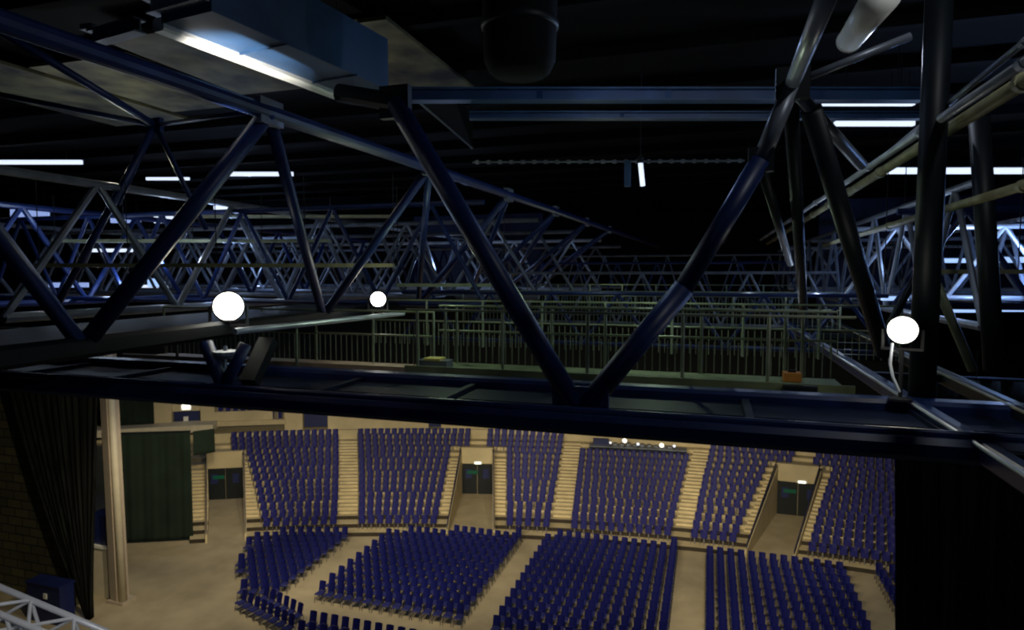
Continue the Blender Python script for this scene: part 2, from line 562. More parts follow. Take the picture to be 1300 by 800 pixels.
# ---------------------------------------------------------------- loose chairs on the flat floor
def chair_parts():
    b = MB()
    n = 4
    for k in range(n):
        x0, x1 = -0.175 + 0.35 * k / n, -0.175 + 0.35 * (k + 1) / n
        c0, c1 = 0.05 * (x0 / .175) ** 2, 0.05 * (x1 / .175) ** 2
        b.hexa([(x0, .18 - c0, .50), (x1, .18 - c1, .50), (x1, .22 - c1, .50), (x0, .22 - c0, .50),
                (x0, .28 - c0, .96), (x1, .28 - c1, .96), (x1, .32 - c1, .94), (x0, .32 - c0, .94)])
    s = MB()
    s.hexa([(-.19, -.20, .42), (.19, -.20, .42), (.17, .18, .40), (-.17, .18, .40), (-.19, -.20, .49), (.19, -.20, .49), (.17, .20, .47), (-.17, .20, .47)])
    s.hexa([(-.19, -.22, .43), (.19, -.22, .43), (.19, -.20, .42), (-.19, -.20, .42), (-.19, -.22, .47), (.19, -.22, .47), (.19, -.20, .49), (-.19, -.20, .49)])
    f = MB()
    for sx in (-1, 1):
        f.tube((sx * .21, -.20, 0), (sx * .20, -.16, .42), .014, 6)
        f.tube((sx * .21, .26, 0), (sx * .20, .18, .52), .014, 6)
        f.tube((sx * .205, -.18, .2), (sx * .205, .22, .2), .010, 6)
    f.tube((-.205, .22, .2), (.205, .22, .2), .010, 6)
    f.tube((-.205, .20, .46), (.205, .20, .46), .012, 6)
    return b, s, f


RNG = []
blocks = {
    'left': 'leftmost floor block',
    'a': 'second large floor block',
    'b': 'middle floor block',
    'c': 'fourth large floor block',
    'd': 'rightmost floor block',
    'f': 'slanted corner block',
    'g': 'short block along the bottom edge',
}
lower = []


def put(x, y, rz, blk, r, k):
    loc = V((x, y, 0))
    if s_of(loc) > -0.75: return
    pc = loc + V((0, 0, .5)) - E0
    dd = pc.dot(FW)
    px, py = 650 + FPX * pc.dot(RT) / dd, 400 - FPX * pc.dot(UP) / dd
    if py > 822 or px > 1170: return
    if any(abs(q[1].x - x) < .7 and abs(q[1].y - y) < .7 and (q[1] - loc).length < (.50 if rz == q[2] else .72) for q in lower): return
    lower.append((pc.length, loc, rz, 'blue chair, %s from left in %s row from front, %s' % (ORD1[k], ORD1[r], blocks[blk])))


RD = 0.86
for blk, x0, x1, ystart, nr in (('a', -18.55, -10.55, 26.35, 14), ('b', -9.15, -1.40, 25.9, 15), ('c', 0.05, 7.25, 27.0, 14), ('d', 8.65, 11.2, 29.2, 10), ('g', -17.3, -10.6, 22.9, 2)):
    n = int((x1 - x0) / 0.53)
    for r in range(nr):
        for k in range(n):
            put(x0 + (k + .5) * (x1 - x0) / n, ystart + r * RD, 0, blk, r, k)
# left block: rows turned to face the stage centre
a0 = yaw
d_ = V((math.cos(a0), math.sin(a0), 0)); nrm = V((-math.sin(a0), math.cos(a0), 0))
rt0, rt1 = at_z(358, 762, 0), at_z(452, 684, 0)
NL = [4, 4, 5, 7, 8, 8, 8, 10, 10, 10, 9]
for r in range(11):
    t = r / 10
    e = rt0.lerp(rt1, t)
    for k in range(NL[r]):
        p = e - d_ * (0.35 + 0.54 * (NL[r] - 1 - k))
        put(p.x, p.y, a0, 'left', r, k)
# slanted corner block: two rows
p0, p1 = at_z(297, 776, 0), at_z(372, 818, 0)
dd = (p1 - p0).normalized(); an = math.atan2(dd.y, dd.x); nn = V((-dd.y, dd.x, 0))
for r in range(2):
    for k in range(int((p1 - p0).length / 0.54)):
        p = p0 + dd * (0.3 + 0.54 * k) + nn * (0.2 + r * 0.84)
        put(p.x, p.y, an, 'f', r, k)

lower.sort(key=lambda t: t[0])
bb, ss, ff = chair_parts()
root = thing('stacking_chair', 'x', 'chair')
pb = bb.build('backrest', 'chair_blue', root)
ps = ss.build('seat', 'chair_pan', root)
pf = ff.build('frame', 'chair_frame', root)
for i, (d, loc, rz, lab) in enumerate(lower[:300]):
    if i == 0:
        o = root
    else:
        o = root.copy(); C.objects.link(o)
        for ch in (pb, ps, pf):
            c = ch.copy(); C.objects.link(c); c.parent = o
    o.location = loc; o.rotation_euler = (0, 0, rz)
    tag(o, lab, 'chair', 'blue chairs on the arena floor')
if len(lower) > 300:
    allp = MB(); 
    for q, m_ in ((bb, 0), (ss, 1), (ff, 2)):
        i = len(allp.v); allp.v += q.v; allp.f += [tuple(i + k for k in f) for f in q.f]; allp.mi += [m_] * len(q.f)
    tmp = allp.build('tmp_chair', ['chair_blue', 'chair_pan', 'chair_frame'])
    mass('stacking_chair_seating', lower[300:], tmp.data, 'farther rows of blue chairs on the tan floor below the curved tier', 'chairs')
    bpy.data.objects.remove(tmp)
print('SEATS upper', len(upper), 'lower', len(lower))

# ---------------------------------------------------------------- concourse behind the last row
cw = MB()
ZT = row_z(NROW - 1)
# back parapet and slab of the concourse
for k in range(42):
    p0, p1 = -34 + k, -33 + k
    wedge(cw, p0, p1, STOP, STOP + 0.25, 0, ZT + 0.72)
    wedge(cw, p0, p1, STOP + 0.25, STOP + 6.0, ZT + 0.2, ZT + 0.45)
tag(cw.build('wall_concourse_parapet', 'cream_wall'), kind='structure')
cw = MB()
for k in range(42):
    p0, p1 = -34 + k, -33 + k
    wedge(cw, p0, p1, STOP + 5.7, STOP + 6.0, ZT + 0.45, ZT + 3.6)
tag(cw.build('wall_concourse', 'cream_wall'), kind='structure')
cw = MB()
for k in range(42):
    p0, p1 = -34 + k, -33 + k
    wedge(cw, p0, p1, STOP + 5.6, STOP + 6.0, ZT + 3.6, H(5.1))
tag(cw.build('wall_upper', 'black_wall'), kind='structure')


def cbox(mb, x0, y0, x1, y1, s, th):
    """box standing on the arc s whose front covers the given picture rectangle"""
    a, b = at_cyl(x0, (y0 + y1) / 2, s), at_cyl(x1, (y0 + y1) / 2, s)
    zt, zb = at_cyl((x0 + x1) / 2, y0, s).z, at_cyl((x0 + x1) / 2, y1, s).z
    wedge(mb, phi_of(a), phi_of(b), s, s + th, zb, zt)
    return phi_of(a), phi_of(b), zb, zt


S1 = STOP + 1.2
n_tr = 3
for (x0, y0, x1, y1) in ((195, 470, 217, 546), (254, 470, 272, 546), (361, 505, 384, 548), (416, 510, 440, 548), (440, 523, 544, 548), (560, 520, 592, 548), (592, 530, 735, 548), (1002, 540, 1036, 566), (1066, 540, 1131, 572)):
    mb = MB(); cbox(mb, x0, y0, x1, y1, S1, 0.6); n_tr += 1
    tag(mb.build('trim_%d' % n_tr, 'cream_wall'), kind='structure')
for lab, (x0, y0, x1, y1) in (('navy door under a bright lamp behind the concourse pillars', (221, 522, 253, 545)),
                               ('navy opening in the concourse wall above the leftmost tier block', (386, 505, 416, 542)),
                               ('navy opening in the concourse wall left of the middle doorway', (545, 515, 561, 542)),
                               ('navy opening in the concourse wall above the rightmost doorway', (1038, 545, 1066, 561))):
    mb = MB(); cbox(mb, x0, y0, x1, y1, S1 + 0.3, 0.15)
    tag(mb.build('door_panel', 'navy_panel'), lab, 'door')
mb = MB(); cbox(mb, 218, 505, 254, 522, S1 + 0.3, 0.2); n_tr += 1
tag(mb.build('trim_%d' % n_tr, 'cream_wall'), kind='structure')
q = at_cyl(236, 517, S1 + 0.25)
t = thing('bulkhead_lamp', 'bright bulkhead lamp above the navy door between two pillars', 'lamp', q)
mb = MB(); cbox(mb, 229, 513, 243, 521, S1 + 0.16, 0.12); mb.build('housing', 'white_paint', t)
mb = MB(); cbox(mb, 231, 514, 241, 520, S1 + 0.08, 0.08); mb.build('lens', 'exit_glow', t)
q = at_cyl(236, 533, S1 + 0.2)
mb = MB(); cbox(mb, 233, 529, 239, 539, S1 + 0.24, 0.05)
tag(mb.build('notice_sheet', 'white_paint'), 'small white sheet fixed on the navy concourse door', 'notice')
# gallery above the concourse: parapet, ledge and the row of seat backs over it
mb = MB(); cbox(mb, 272, 522, 346, 535, S1, 0.2); n_tr += 1
tag(mb.build('trim_%d' % n_tr, 'cream_wall'), kind='structure')
mb = MB(); cbox(mb, 272, 534, 362, 540, S1 - 0.2, 0.4); n_tr += 1
tag(mb.build('trim_%d' % n_tr, 'terrace'), kind='structure')
gal = 0
for k in range(9):
    x = 277 + k * 9.4
    mb = MB(); cbox(mb, x, 511, x + 6.0, 521.5, S1 + 0.25, 0.08)
    cbox(mb, x + 1, 521.5, x + 5, 535, S1 + 0.29, 0.04)
    tag(mb.build('gallery_seat', 'seat_blue'), 'blue seat back over the gallery parapet, %s of the row from its left' % ORD1[k], 'seat', 'gallery seats over the concourse')

# balcony slab joining the pale column on the left
mb = MB()
a, b = at_cyl(141, 543, STOP + 0.1), at_cyl(272, 543, STOP + 0.1)
za, zb = at_cyl(200, 541, STOP + .1).z, at_cyl(200, 550, STOP + .1).z
for k in range(6):
    p0 = -36 + (phi_of(b) + 36) * k / 6; p1 = -36 + (phi_of(b) + 36) * (k + 1) / 6
    wedge(mb, p0, p1, STOP - 0.3, STOP + 1.4, zb, za)
n_tr += 1
tag(mb.build('trim_%d' % n_tr, 'cream_paint'), kind='structure')


# ---------------------------------------------------------------- drapes
def cloth(name, TL, TR, BL, BR, folds, amp, mats, nx=160, nz=24, lbow=None, thick=0.03, parent=None):
    """hanging cloth: pleated sheet between four corners"""
    out = (TR - TL).cross(BL - TL).normalized()
    vs, fs = [], []
    for j in range(nz + 1):
        t = j / nz
        l, r = TL.lerp(BL, t), TR.lerp(BR, t)
        if lbow: l = l + (TR - TL) * (lbow * math.sin(math.pi * t))
        for i in range(nx + 1):
            u = i / nx
            a = amp * (0.6 + 0.4 * t)
            off = a * (math.sin(2 * math.pi * folds * u + 0.6 * math.sin(5 * u)) + 0.4 * math.sin(2 * math.pi * folds * 2.3 * u + 1.0 + t))
            vs.append(tuple(l.lerp(r, u) + out * off))
    for j in range(nz):
        for i in range(nx):
            k = j * (nx + 1) + i
            fs.append((k, k + 1, k + nx + 2, k + nx + 1))
    me = bpy.data.meshes.new(name); me.from_pydata(vs, [], fs); me.materials.append(MT[mats])
    for p in me.polygons: p.use_smooth = True
    o = bpy.data.objects.new(name, me); C.objects.link(o)
    md = o.modifiers.new('thickness', 'SOLIDIFY'); md.thickness = thick
    if parent is not None:
        o.parent = parent
        for v in me.vertices: v.co -= parent.location
    return o


YC = 21.75
tl, tr_ = at_y(0, 470, YC), at_y(126, 478, YC)
bl, br_ = at_y(112, 786, YC), at_y(117, 786, YC)
cz = H(-3.0)
t = thing('stage_curtain', 'black stage curtain drawn to a narrow foot beside the pale column', 'curtain', V((tr_.x, YC, 0)), 'black stage curtains')
cloth('drape', V((tl.x, YC, tl.z + .25)), V((tr_.x, YC, tl.z + .25)), V((bl.x, YC, 0.02)), V((br_.x, YC, 0.02)), 13, 0.10, 'curtain_black', lbow=-0.06, parent=t)
MB().tube((tl.x - 1.5, YC, tl.z + .30), (tr_.x + .1, YC, tl.z + .30), .05, 10).build('curtain_pipe', 'black_steel', t)
hd = MB()
for k in range(12):
    x = tl.x + (tr_.x - tl.x) * (k + .5) / 12
    hd.box(x - .12, x + .12, YC - .16, YC - .13, tl.z - .9, tl.z + .1)
hd.build('header_band', 'olive_steel', t)
rl = at_y(1133, 560, YC); rb = at_y(1143, 800, YC)
t = thing('stage_curtain', 'wide black stage curtain hanging below the right end of the beam', 'curtain', V((rb.x, YC, 0)), 'black stage curtains')
cloth('drape', V((rl.x, YC, rl.z + 2.0)), V((rl.x + 9, YC, rl.z + 2.0)), V((rb.x + .05, YC, 0.02)), V((rb.x + 9, YC, 0.02)), 16, 0.10, 'curtain_black', parent=t)
MB().tube((rl.x - .2, YC, rl.z + 2.05), (rl.x + 9.2, YC, rl.z + 2.05), .05, 10).build('curtain_pipe', 'black_steel', t)

# dark green masking cloths beside the left doorway
g0, g1 = at_z(166, 689, 0), at_z(246, 685, 0)
def vert(px, py, base):  # height above the floor point `base` seen at picture row py
    d = (base - E0); D = d.dot(FW)
    lo, hi = -5., 30.
    for _ in range(50):
        z = (lo + hi) / 2
        p = V((base.x, base.y, z)) - E0
        y = 400 - FPX * p.dot(UP) / p.dot(FW)
        if y > py: lo = z
        else: hi = z
    return z
za, zb = vert(150, 550, g0), vert(246, 550, g1)
g0b = g0 + (g0 - g1).normalized() * 1.4
zm = (za + zb) / 2
t = thing('masking_screen', 'tall dark green masking cloth hanging from the balcony slab to the floor', 'screen', g0, 'dark green masking cloths')
cloth('cloth', V((g0b.x, g0b.y, zm)), V((g1.x, g1.y, zm)), V((g0b.x, g0b.y, .03)), V((g1.x, g1.y, .03)), 5, 0.04, 'screen_green', nx=80, parent=t)
MB().bar((g0b.x, g0b.y, zm + .05), (g1.x, g1.y, zm + .05), .1, .1).build('top_batten', 'black_steel', t)
MB().bar((g0b.x, g0b.y - .05, .06), (g1.x, g1.y - .05, .06), .12, .10).build('bottom_batten', 'black_steel', t)
e2 = g1 + (g1 - g0).normalized() * 0.75 + V((0, .9, 0))
zz = vert(262, 574, e2)
cloth('side_flap', V((g1.x, g1.y + .2, zm)), V((e2.x, e2.y, zm)), V((g1.x, g1.y + .2, zz)), V((e2.x, e2.y, zz)), 1, 0.03, 'screen_green', nx=16, nz=6, parent=t)
u0, u1 = at_cyl(142, 515, STOP + 0.9), at_cyl(195, 515, STOP + 0.9)
zt, zb = at_cyl(170, 480, STOP + .9).z, at_cyl(170, 539, STOP + .9).z
u0b = u0 + (u0 - u1).normalized() * .8
t = thing('masking_screen', 'smaller dark green masking cloth standing on the balcony slab', 'screen', V((u0.x, u0.y, zb)), 'dark green masking cloths')
cloth('cloth', V((u0b.x, u0b.y, zt)), V((u1.x, u1.y, zt)), V((u0b.x, u0b.y, zb)), V((u1.x, u1.y, zb)), 3, 0.03, 'screen_green', nx=50, parent=t)
MB().bar((u0b.x, u0b.y - .06, zb + .05), (u1.x, u1.y - .06, zb + .05), .12, .10).build('bottom_batten', 'black_steel', t)

# ---------------------------------------------------------------- pale column and booth on the left
cb0 = at_z(153, 764, 0)
top_z = H(-3.4)
lean = at_d(136, 488, (V((cb0.x, cb0.y, 12)) - E0).dot(FW)) - cb0
lean.z = 0
lean = lean * 0.6
col = thing('concrete_column', 'pale concrete column standing beside the black curtain', 'column', cb0)
MB().hexa([cb0 + V((-.42, -.2, 0)), cb0 + V((.12, -.3, 0)), cb0 + V((.12, .4, 0)), cb0 + V((-.42, .4, 0)),
           cb0 + lean + V((-.42, -.2, top_z)), cb0 + lean + V((.08, -.3, top_z)), cb0 + lean + V((.08, .4, top_z)), cb0 + lean + V((-.42, .4, top_z))]).build('shaft', 'pink_shade', col)
MB().tube(cb0 + V((.28, -.1, 0)), cb0 + lean + V((.16, -.1, top_z)), .20, 16, .15).build('round_pier', 'cream_paint', col, smooth=True)
MB().hexa([cb0 + V((-.5, -.34, 0)), cb0 + V((.52, -.34, 0)), cb0 + V((.52, .45, 0)), cb0 + V((-.5, .45, 0)),
           cb0 + V((-.5, -.34, .15)), cb0 + V((.52, -.34, .15)), cb0 + V((.52, .45, .15)), cb0 + V((-.5, .45, .15))]).build('plinth', 'pink_shade', col)

bp = at_z(131, 758, 0)
D = (bp - E0)
booth = thing('steward_booth', 'low cream booth with a blue upper panel between curtain and column', 'booth', bp)
bz = vert(131, 696, bp); b1 = vert(131, 690, bp); b2 = vert(131, 655, bp)
MB().box(bp.x - .75, bp.x + .36, bp.y - .02, bp.y + .9, 0, bz).build('lower_panel', 'cream_paint', booth)
MB().box(bp.x - .80, bp.x + .42, bp.y - .10, bp.y + .95, bz, bz + .14).build('counter', 'white_paint', booth)
MB().box(bp.x - .75, bp.x + .30, bp.y + .05, bp.y + .85, bz + .14, b2).build('blue_panel', 'navy_panel', booth)

bb_ = at_z(60, 772, 0)
bx = thing('storage_box', 'blue storage box on the floor by the brick wall', 'box', V((bb_.x, 21.1, 0)))
bx_x = at_y(62, 755, 21.1).x
zt = at_y(62, 740, 21.1).z
zt = max(zt, 1.0)
MB().box(bx_x - 1.0, bx_x + 1.1, 20.8, 21.5, 0, zt).build('body', 'navy_panel', bx)
MB().box(bx_x - 1.05, bx_x + 1.15, 20.75, 21.55, zt, zt + .08).build('lid', 'navy_panel', bx)
MB().box(bx_x + .1, bx_x + .3, 20.76, 20.80, zt - .6, zt - .35).build('label_plate', 'white_paint', bx)

# ---------------------------------------------------------------- mixing desk at the back of the wide block
mp_ = [at_cyl(748, 560, DEP * 11 + .3), at_cyl(872, 566, DEP * 11 + .3)]
f0, f1 = phi_of(mp_[0]), phi_of(mp_[1])
zpl = row_z(11)
desk = thing('mixing_desk', 'long dim mixing desk with glowing lamps behind the wide upper block', 'desk', pol((f0 + f1) / 2, DEP * 11.5, zpl))
mb = MB()
for k in range(5):
    a, b = f0 + (f1 - f0) * k / 5, f0 + (f1 - f0) * (k + 1) / 5
    wedge(mb, a, b, DEP * 11 + .3, DEP * 11 + 1.2, zpl + .62, zpl + .72)
mb.build('worktop', 'grey_steel', desk)
mb = MB(); wedge(mb, f0, f0 + .1, DEP * 11 + .35, DEP * 11 + 1.1, zpl, zpl + .62); wedge(mb, f1 - .1, f1, DEP * 11 + .35, DEP * 11 + 1.1, zpl, zpl + .62)
wedge(mb, f0 + .1, f1 - .1, DEP * 11 + .95, DEP * 11 + 1.0, zpl, zpl + .62)
mb.build('cabinet', 'black_steel', desk)
mb = MB(); wedge(mb, f0 + .2, f0 + 1.0, DEP * 11 + .6, DEP * 11 + .8, zpl + .72, zpl + 1.2); mb.build('equipment_rack', 'navy_panel', desk)
mb = MB()
for k in range(9):
    a = f0 + (f1 - f0) * (0.25 + .07 * k)
    wedge(mb, a, a + .2, DEP * 11 + .75, DEP * 11 + 1.15, zpl + .722, zpl + .80 + .12 * random.random())
mb.build('control_panel', 'grey_steel', desk)
for k, (x, y, r) in enumerate(((793, 560, .17), (810, 565, .11), (840, 566, .17), (856, 568, .10), (775, 563, .09))):
    p = at_cyl(x, y, DEP * 11 + .35)
    zb = zpl + .72
    lz = max(p.z, zb + .25)
    ph = phi_of(p)
    pp = pol(ph, DEP * 11 + .42, 0); zb += .004
    nm = ['tall bright desk lamp near the middle of the mixing desk', 'small dim desk lamp just right of the tallest lamp', 'bright round desk lamp on the right half of the mixing desk', 'small desk lamp at the far right of the mixing desk', 'small desk lamp at the left of the tallest lamp'][k]
    t = thing('desk_lamp', nm, 'lamp', V((pp.x, pp.y, zb)), 'lamps on the mixing desk')
    MB().lathe((pp.x, pp.y, zb), (0, 0, 1), [(0, .09), (.02, .09), (.03, .02), (lz - zb, .02)], 12).build('stand', 'lamp_body', t)
    MB().lathe((pp.x, pp.y, lz), (0, -1, -.15), [(-r * .9, r * .35), (-r * .4, r * .85), (0, r), (r * .35, r * .8), (r * .5, r * .3)], 14).build('bulb', 'exit_glow' if r > .12 else 'strip_glow', t)

# ================================================================== ROOF
YT, HB = 8.0, -1.72
# --- great cross truss in front of the camera
T1 = thing('roof_truss', 'large navy cross truss with one big V spanning the picture middle', 'truss', (0, YT, H(HB)), 'steel roof trusses')


def chord_at(px, py, hh):  # Y of a transverse beam at height hh seen at the pixel
    return at_z(px, py, H(hh)).y


yf, yr = chord_at(735, 537, HB), chord_at(735, 494, HB)
MB().bar((-16, yf, H(HB)), (9, yf, H(HB)), .30, .24, .06).build('bottom_chord', 'navy_steel', T1)
MB().tube((-16, yf + .02, H(HB + .13)), (9, yf + .02, H(HB + .13)), .055, 10).build('chord_pipe', 'navy_steel', T1)
MB().bar((-16, yr, H(HB)), (9, yr, H(HB)), .34, .22, .05).build('bottom_chord', 'navy_steel', T1)
for k in range(13):
    x = -15.5 + k * 2.0
    MB().bar((x, yf, H(HB - .02)), (x, yr, H(HB - .02)), .10, .10).build('batten', 'plate_navy', T1)
ym = (yf + yr) / 2
MB().box(-16, 9, yf + 1.1, yr, H(HB - .10), H(HB - .03)).build('infill_plate', 'plate_navy', T1)
NB = at_z(737, 516, H(HB + .1)); 
NL_ = at_y(502, 130, YT); NK = at_y(966, 203, YT); NR = at_y(1006, 106, YT)
MB().tube(NB + V((-.07, 0, 0)), NL_, .135, 14).build('diagonal', 'navy_steel', T1, smooth=True)
MB().tube(NB + V((.07, 0, 0)), at_y(868, 366, YT), .135, 14).build('diagonal', 'navy_steel', T1, smooth=True)
MB().tube(at_y(868, 366, YT), NK, .12, 14).build('diagonal', 'navy_steel', T1, smooth=True)
MB().tube(NK, NR, .10, 14).build('diagonal', 'grey_steel', T1, smooth=True)
MB().box(NB.x - .35, NB.x + .35, NB.y - .05, NB.y + .05, H(HB), H(HB + .35)).build('gusset', 'navy_steel', T1)
for n_, a in ((NL_, .22), (NR, .18), (NK, .14)):
    MB().box(n_.x - a, n_.x + a, n_.y - .06, n_.y + .06, n_.z - a, n_.z + a).build('gusset', 'black_steel', T1)
MB().tube(NL_, at_y(430, 118, YT), .13, 12).build('top_chord', 'black_steel', T1)
# next bay of diagonals to the left of the big V
# --- left long truss
HL, HLT = -0.85, 2.1
Lb0, Lb1 = at_z(105, 440, H(HL)), at_z(410, 401, H(HL))
Lt0, Lt1 = at_z(341, 143, H(HLT)), at_z(545, 213, H(HLT))
XL = (Lb0.x + Lb1.x) / 2
dirB = (Lb1 - Lb0).normalized(); dirT = (Lt1 - Lt0).normalized()
L1 = thing('roof_truss', 'long navy truss running away at left carrying two floodlights', 'truss', Lb0, 'steel roof trusses')
MB().bar(Lb0 - dirB * 9, Lb0 + dirB * 40, .30, .26, .05).build('bottom_chord', 'chord_black', L1)
MB().tube(Lt0 - dirT * 9, Lt0 + dirT * 40, .10, 12).build('top_chord', 'navy_steel', L1)
pB, pT = (Lb1 - Lb0), (Lt1 - Lt0)
for k in range(-1, 6):
    b0, b1, t_ = Lb0 + pB * k, Lb0 + pB * (k + 1), Lt0 + pT * k
    rr = .105 if k < 1 else .085
    MB().tube(b0, t_, rr, 12).build('diagonal', 'navy_steel', L1, smooth=True)
    MB().tube(t_, b1, rr * .85, 12).build('diagonal', 'navy_steel', L1, smooth=True)
    MB().box(t_.x - .06, t_.x + .06, t_.y - .22, t_.y + .22, t_.z - .16, t_.z + .16).build('gusset', 'grey_steel', L1)
# walkway grating on that truss
wk = MB()
for o_ in (-.45, .45):
    pass
wk.bar(Lb0 - dirB * 9 + V((-1.45, 0, .0)), Lb0 + dirB * 14 + V((-1.45, 0, .0)), 2.5, .10)
wk.build('walkway_plate', 'chord_black', L1)
hr = MB().tube(at_z(298, 421, H(HL + .02)), at_z(512, 398, H(HL + .02)), .05, 10)
hr.build('conduit', 'pale_steel', L1)
# small V bracket carrying it on the cross truss
kb = at_z(284, 492, H(HB + .12))
br1 = thing('support_bracket', 'small steel V bracket under the big floodlight on the cross truss', 'bracket', kb)
for px, r in ((262, .10), (312, .09)):
    MB().tube(kb, at_y(px, 437, kb.y + .2), r, 10).build('strut', 'navy_steel', br1, smooth=True)
MB().tube(kb, at_y(286, 440, kb.y + .3), .03, 8).build('rod', 'pale_steel', br1)
pt_ = at_y(288, 449, kb.y + .25)
MB().lathe(pt_ - V((0, 0, .06)), (0, 0, 1), [(0, .16), (.05, .2), (.10, .2)], 16).build('cup', 'pale_steel', br1)
MB().box(kb.x - .16, kb.x + .16, kb.y - .12, kb.y + .12, kb.z - .06, kb.z + .02).build('foot_plate', 'navy_steel', br1)
kb = kb + V((0, .35, 0))
br2 = thing('support_bracket', 'dark leaning plate strut just right of the V bracket', 'bracket', at_z(318, 488, H(HB + .12)))
MB().bar(at_z(316, 486, H(HB + .12)), at_y(341, 432, kb.y + .6), .26, .16).build('strut', 'chord_black', br2)
MB().bar(at_z(312, 486, H(HB + .1)), at_z(330, 486, H(HB + .1)), .3, .04).build('foot_plate', 'black_steel', br2)

# --- right long truss
R1 = thing('roof_truss', 'navy box truss running away at right with a floodlight standing on it', 'truss', (2.4, YT, H(HB)), 'steel roof trusses')
xa0, xa1 = at_z(1300, 606, H(HB)), at_z(1030, 432, H(HB))
dA = (xa1 - xa0).normalized()
xb0, xb1 = at_z(1300, 528, H(HB)), at_z(1180, 470, H(HB))
dB_ = (xb1 - xb0).normalized()
MB().bar(xa0 - dA * 4, xa0 + dA * 40, .20, .22, .05).build('bottom_chord', 'navy_steel', R1)
MB().tube(xa0 - dA * 4 + V((-.12, 0, .1)), xa0 + dA * 26 + V((-.12, 0, .1)), .022, 8).build('conduit', 'pale_steel', R1)  # pale tube drawn for the highlight line along the chord
MB().bar(xb0 - dB_ * 4, xb0 + dB_ * 40, .20, .24, .05).build('bottom_chord', 'black_steel', R1)
MB().tube(xb0 - dB_ * 4 + V((-.12, 0, .1)), xb0 + dB_ * 26 + V((-.12, 0, .1)), .02, 8).build('conduit', 'olive_steel', R1)  # olive tube drawn for the other chord's highlight line
for k in range(9):
    a, b = xa0 + dA * (k * 2.6 - 2), xb0 + dB_ * (k * 2.6 - 2 - (xb0.y - xa0.y))
    MB().bar(a, b, .14, .12).build('batten', 'black_steel', R1)
# upper chord coming over the camera
dTop = (NR - at_z(900.5, 349.5, H(.0001))).normalized()
tA, tB = NR + V((.0, -3.2, 0)), NR + V((0, 26, 0))
tA = at_z(1052, -10, NR.z)
MB().tube(tA, NR, .085, 12).build('top_chord', 'pale_steel', R1, smooth=True)
MB().tube(NR, V((NR.x, 45, NR.z)), .08, 12).build('top_chord', 'navy_steel', R1, smooth=True)
# posts and diagonals, standing on the two chords
p1b = at_y(1170, 500, 9.6)
MB().tube(p1b + V((0, 0, -.05)), V((p1b.x + .02, p1b.y, H(5.1))), .160, 16).build('post', 'black_steel', R1, smooth=True)
p2 = at_y(1262, 470, 10.2)
MB().tube(p2, at_y(1243, 150, 10.2), .125, 14).build('post', 'black_steel', R1, smooth=True)
for (a, b, Ya, Yb, r, mt_) in (((1004, 132), (1021, 412), 8.4, 16, .09, 'black_steel'),
                               ((1030, 140), (1122, 448), 8.4, 11.6, .125, 'black_steel'),
                               ((1012, 118), (1094, 210), 8.2, 9.5, .075, 'grey_steel'),
                               ((1006, 106), (1156, 46), 8.0, 8.0, .045, 'grey_steel'),
                               ((968, 215), (1003, 335), 8.6, 15, .07, 'black_steel'),
                               ((1180, 340), (1235, 470), 10, 10.2, .06, 'rail_steel'),
                               ((1190, 300), (1120, 430), 14, 13, .07, 'black_steel')):
    MB().tube(at_y(*a, Ya), at_y(*b, Yb), r, 12).build('diagonal', mt_, R1, smooth=True)
# --- longitudinal pipes at right
def longpipe(name, lab, cat, p, q, hh, r, mt_, ext0=3, ext1=25, grp='pipes running along the roof'):
    a, b = at_z(*p, H(hh)), at_z(*q, H(hh))
    d = (b - a).normalized()
    t = thing(name, lab, cat, a, grp)
    a0_, b0_ = a - d * ext0, b + d * ext1
    MB().tube(a0_, b0_, r, 12).build('pipe', mt_, t, smooth=True)
    L = (b0_ - a0_).length
    for k in range(1, int(L / 3)):
        c = a0_ + d * (k * 3)
        MB().lathe(c - d * .05, d, [(0, r * 1.25), (.10, r * 1.25)], 12).build('collar', mt_, t)
    return t


longpipe('roof_pipe', 'thick olive pipe slanting down from the upper right corner', 'pipe', (1300, 104), (1070, 249), 2.0, .085, 'olive_steel')
longpipe('roof_pipe', 'blue-white steel pipe just above the thick olive pipe', 'pipe', (1300, 80), (1105, 211), 2.0, .055, 'pale_steel')
longpipe('roof_pipe', 'thin grey conduit topmost of the pipes in the upper right corner', 'pipe', (1300, 54), (1226, 114), 2.2, .035, 'grey_steel', ext1=6)
longpipe('roof_pipe', 'olive pipe sloping gently behind the two thick dark posts', 'pipe', (1300, 236), (1095, 297), 1.0, .06, 'olive_steel', ext1=6)
MT_ = None

# --- cross girder and ceiling gear in the dark middle
def girder(lab, x0, x1, y, D, hgt, wid, mt_, tilt=0):
    a, b = at_d(x0, y, D), at_d(x1, y + tilt, D)
    t = thing('roof_girder', lab, 'girder', a, 'cross girders under the roof')
    MB().ibeam(a, b, wid, hgt, .03).build('beam', mt_, t)
    n = int((b - a).length / 2.5)
    up = V((0, 0, 1)); d = (b - a).normalized(); sd = d.cross(up)
    for k in range(1, n):
        c = a.lerp(b, k / n)
        MB().bar(c - up * (hgt / 2 - .03), c + up * (hgt / 2 - .03), wid * .9, .03).build('stiffener', mt_, t)
    return t


girder('blue cross girder, upper of two under the black roof', 518, 1170, 121, 13, .26, .30, 'duct_blue')
girder('blue cross girder, lower of two under the black roof', 596, 1170, 147, 13.6, .16, .22, 'duct_blue')
t = thing('conduit_run', 'thin dotted conduit strung across the dark middle of the roof', 'conduit', at_d(600, 205, 18))
MB().tube(at_d(600, 206, 18), at_d(945, 204, 18), .03, 8).build('conduit', 'grey_steel', t)
for k in range(24):
    c = at_d(606 + k * 14.5, 206 - k * .08, 18); MB().box(c.x - .05, c.x + .05, c.y - .05, c.y + .05, c.z - .05, c.z + .05).build('clip', 'grey_steel', t)
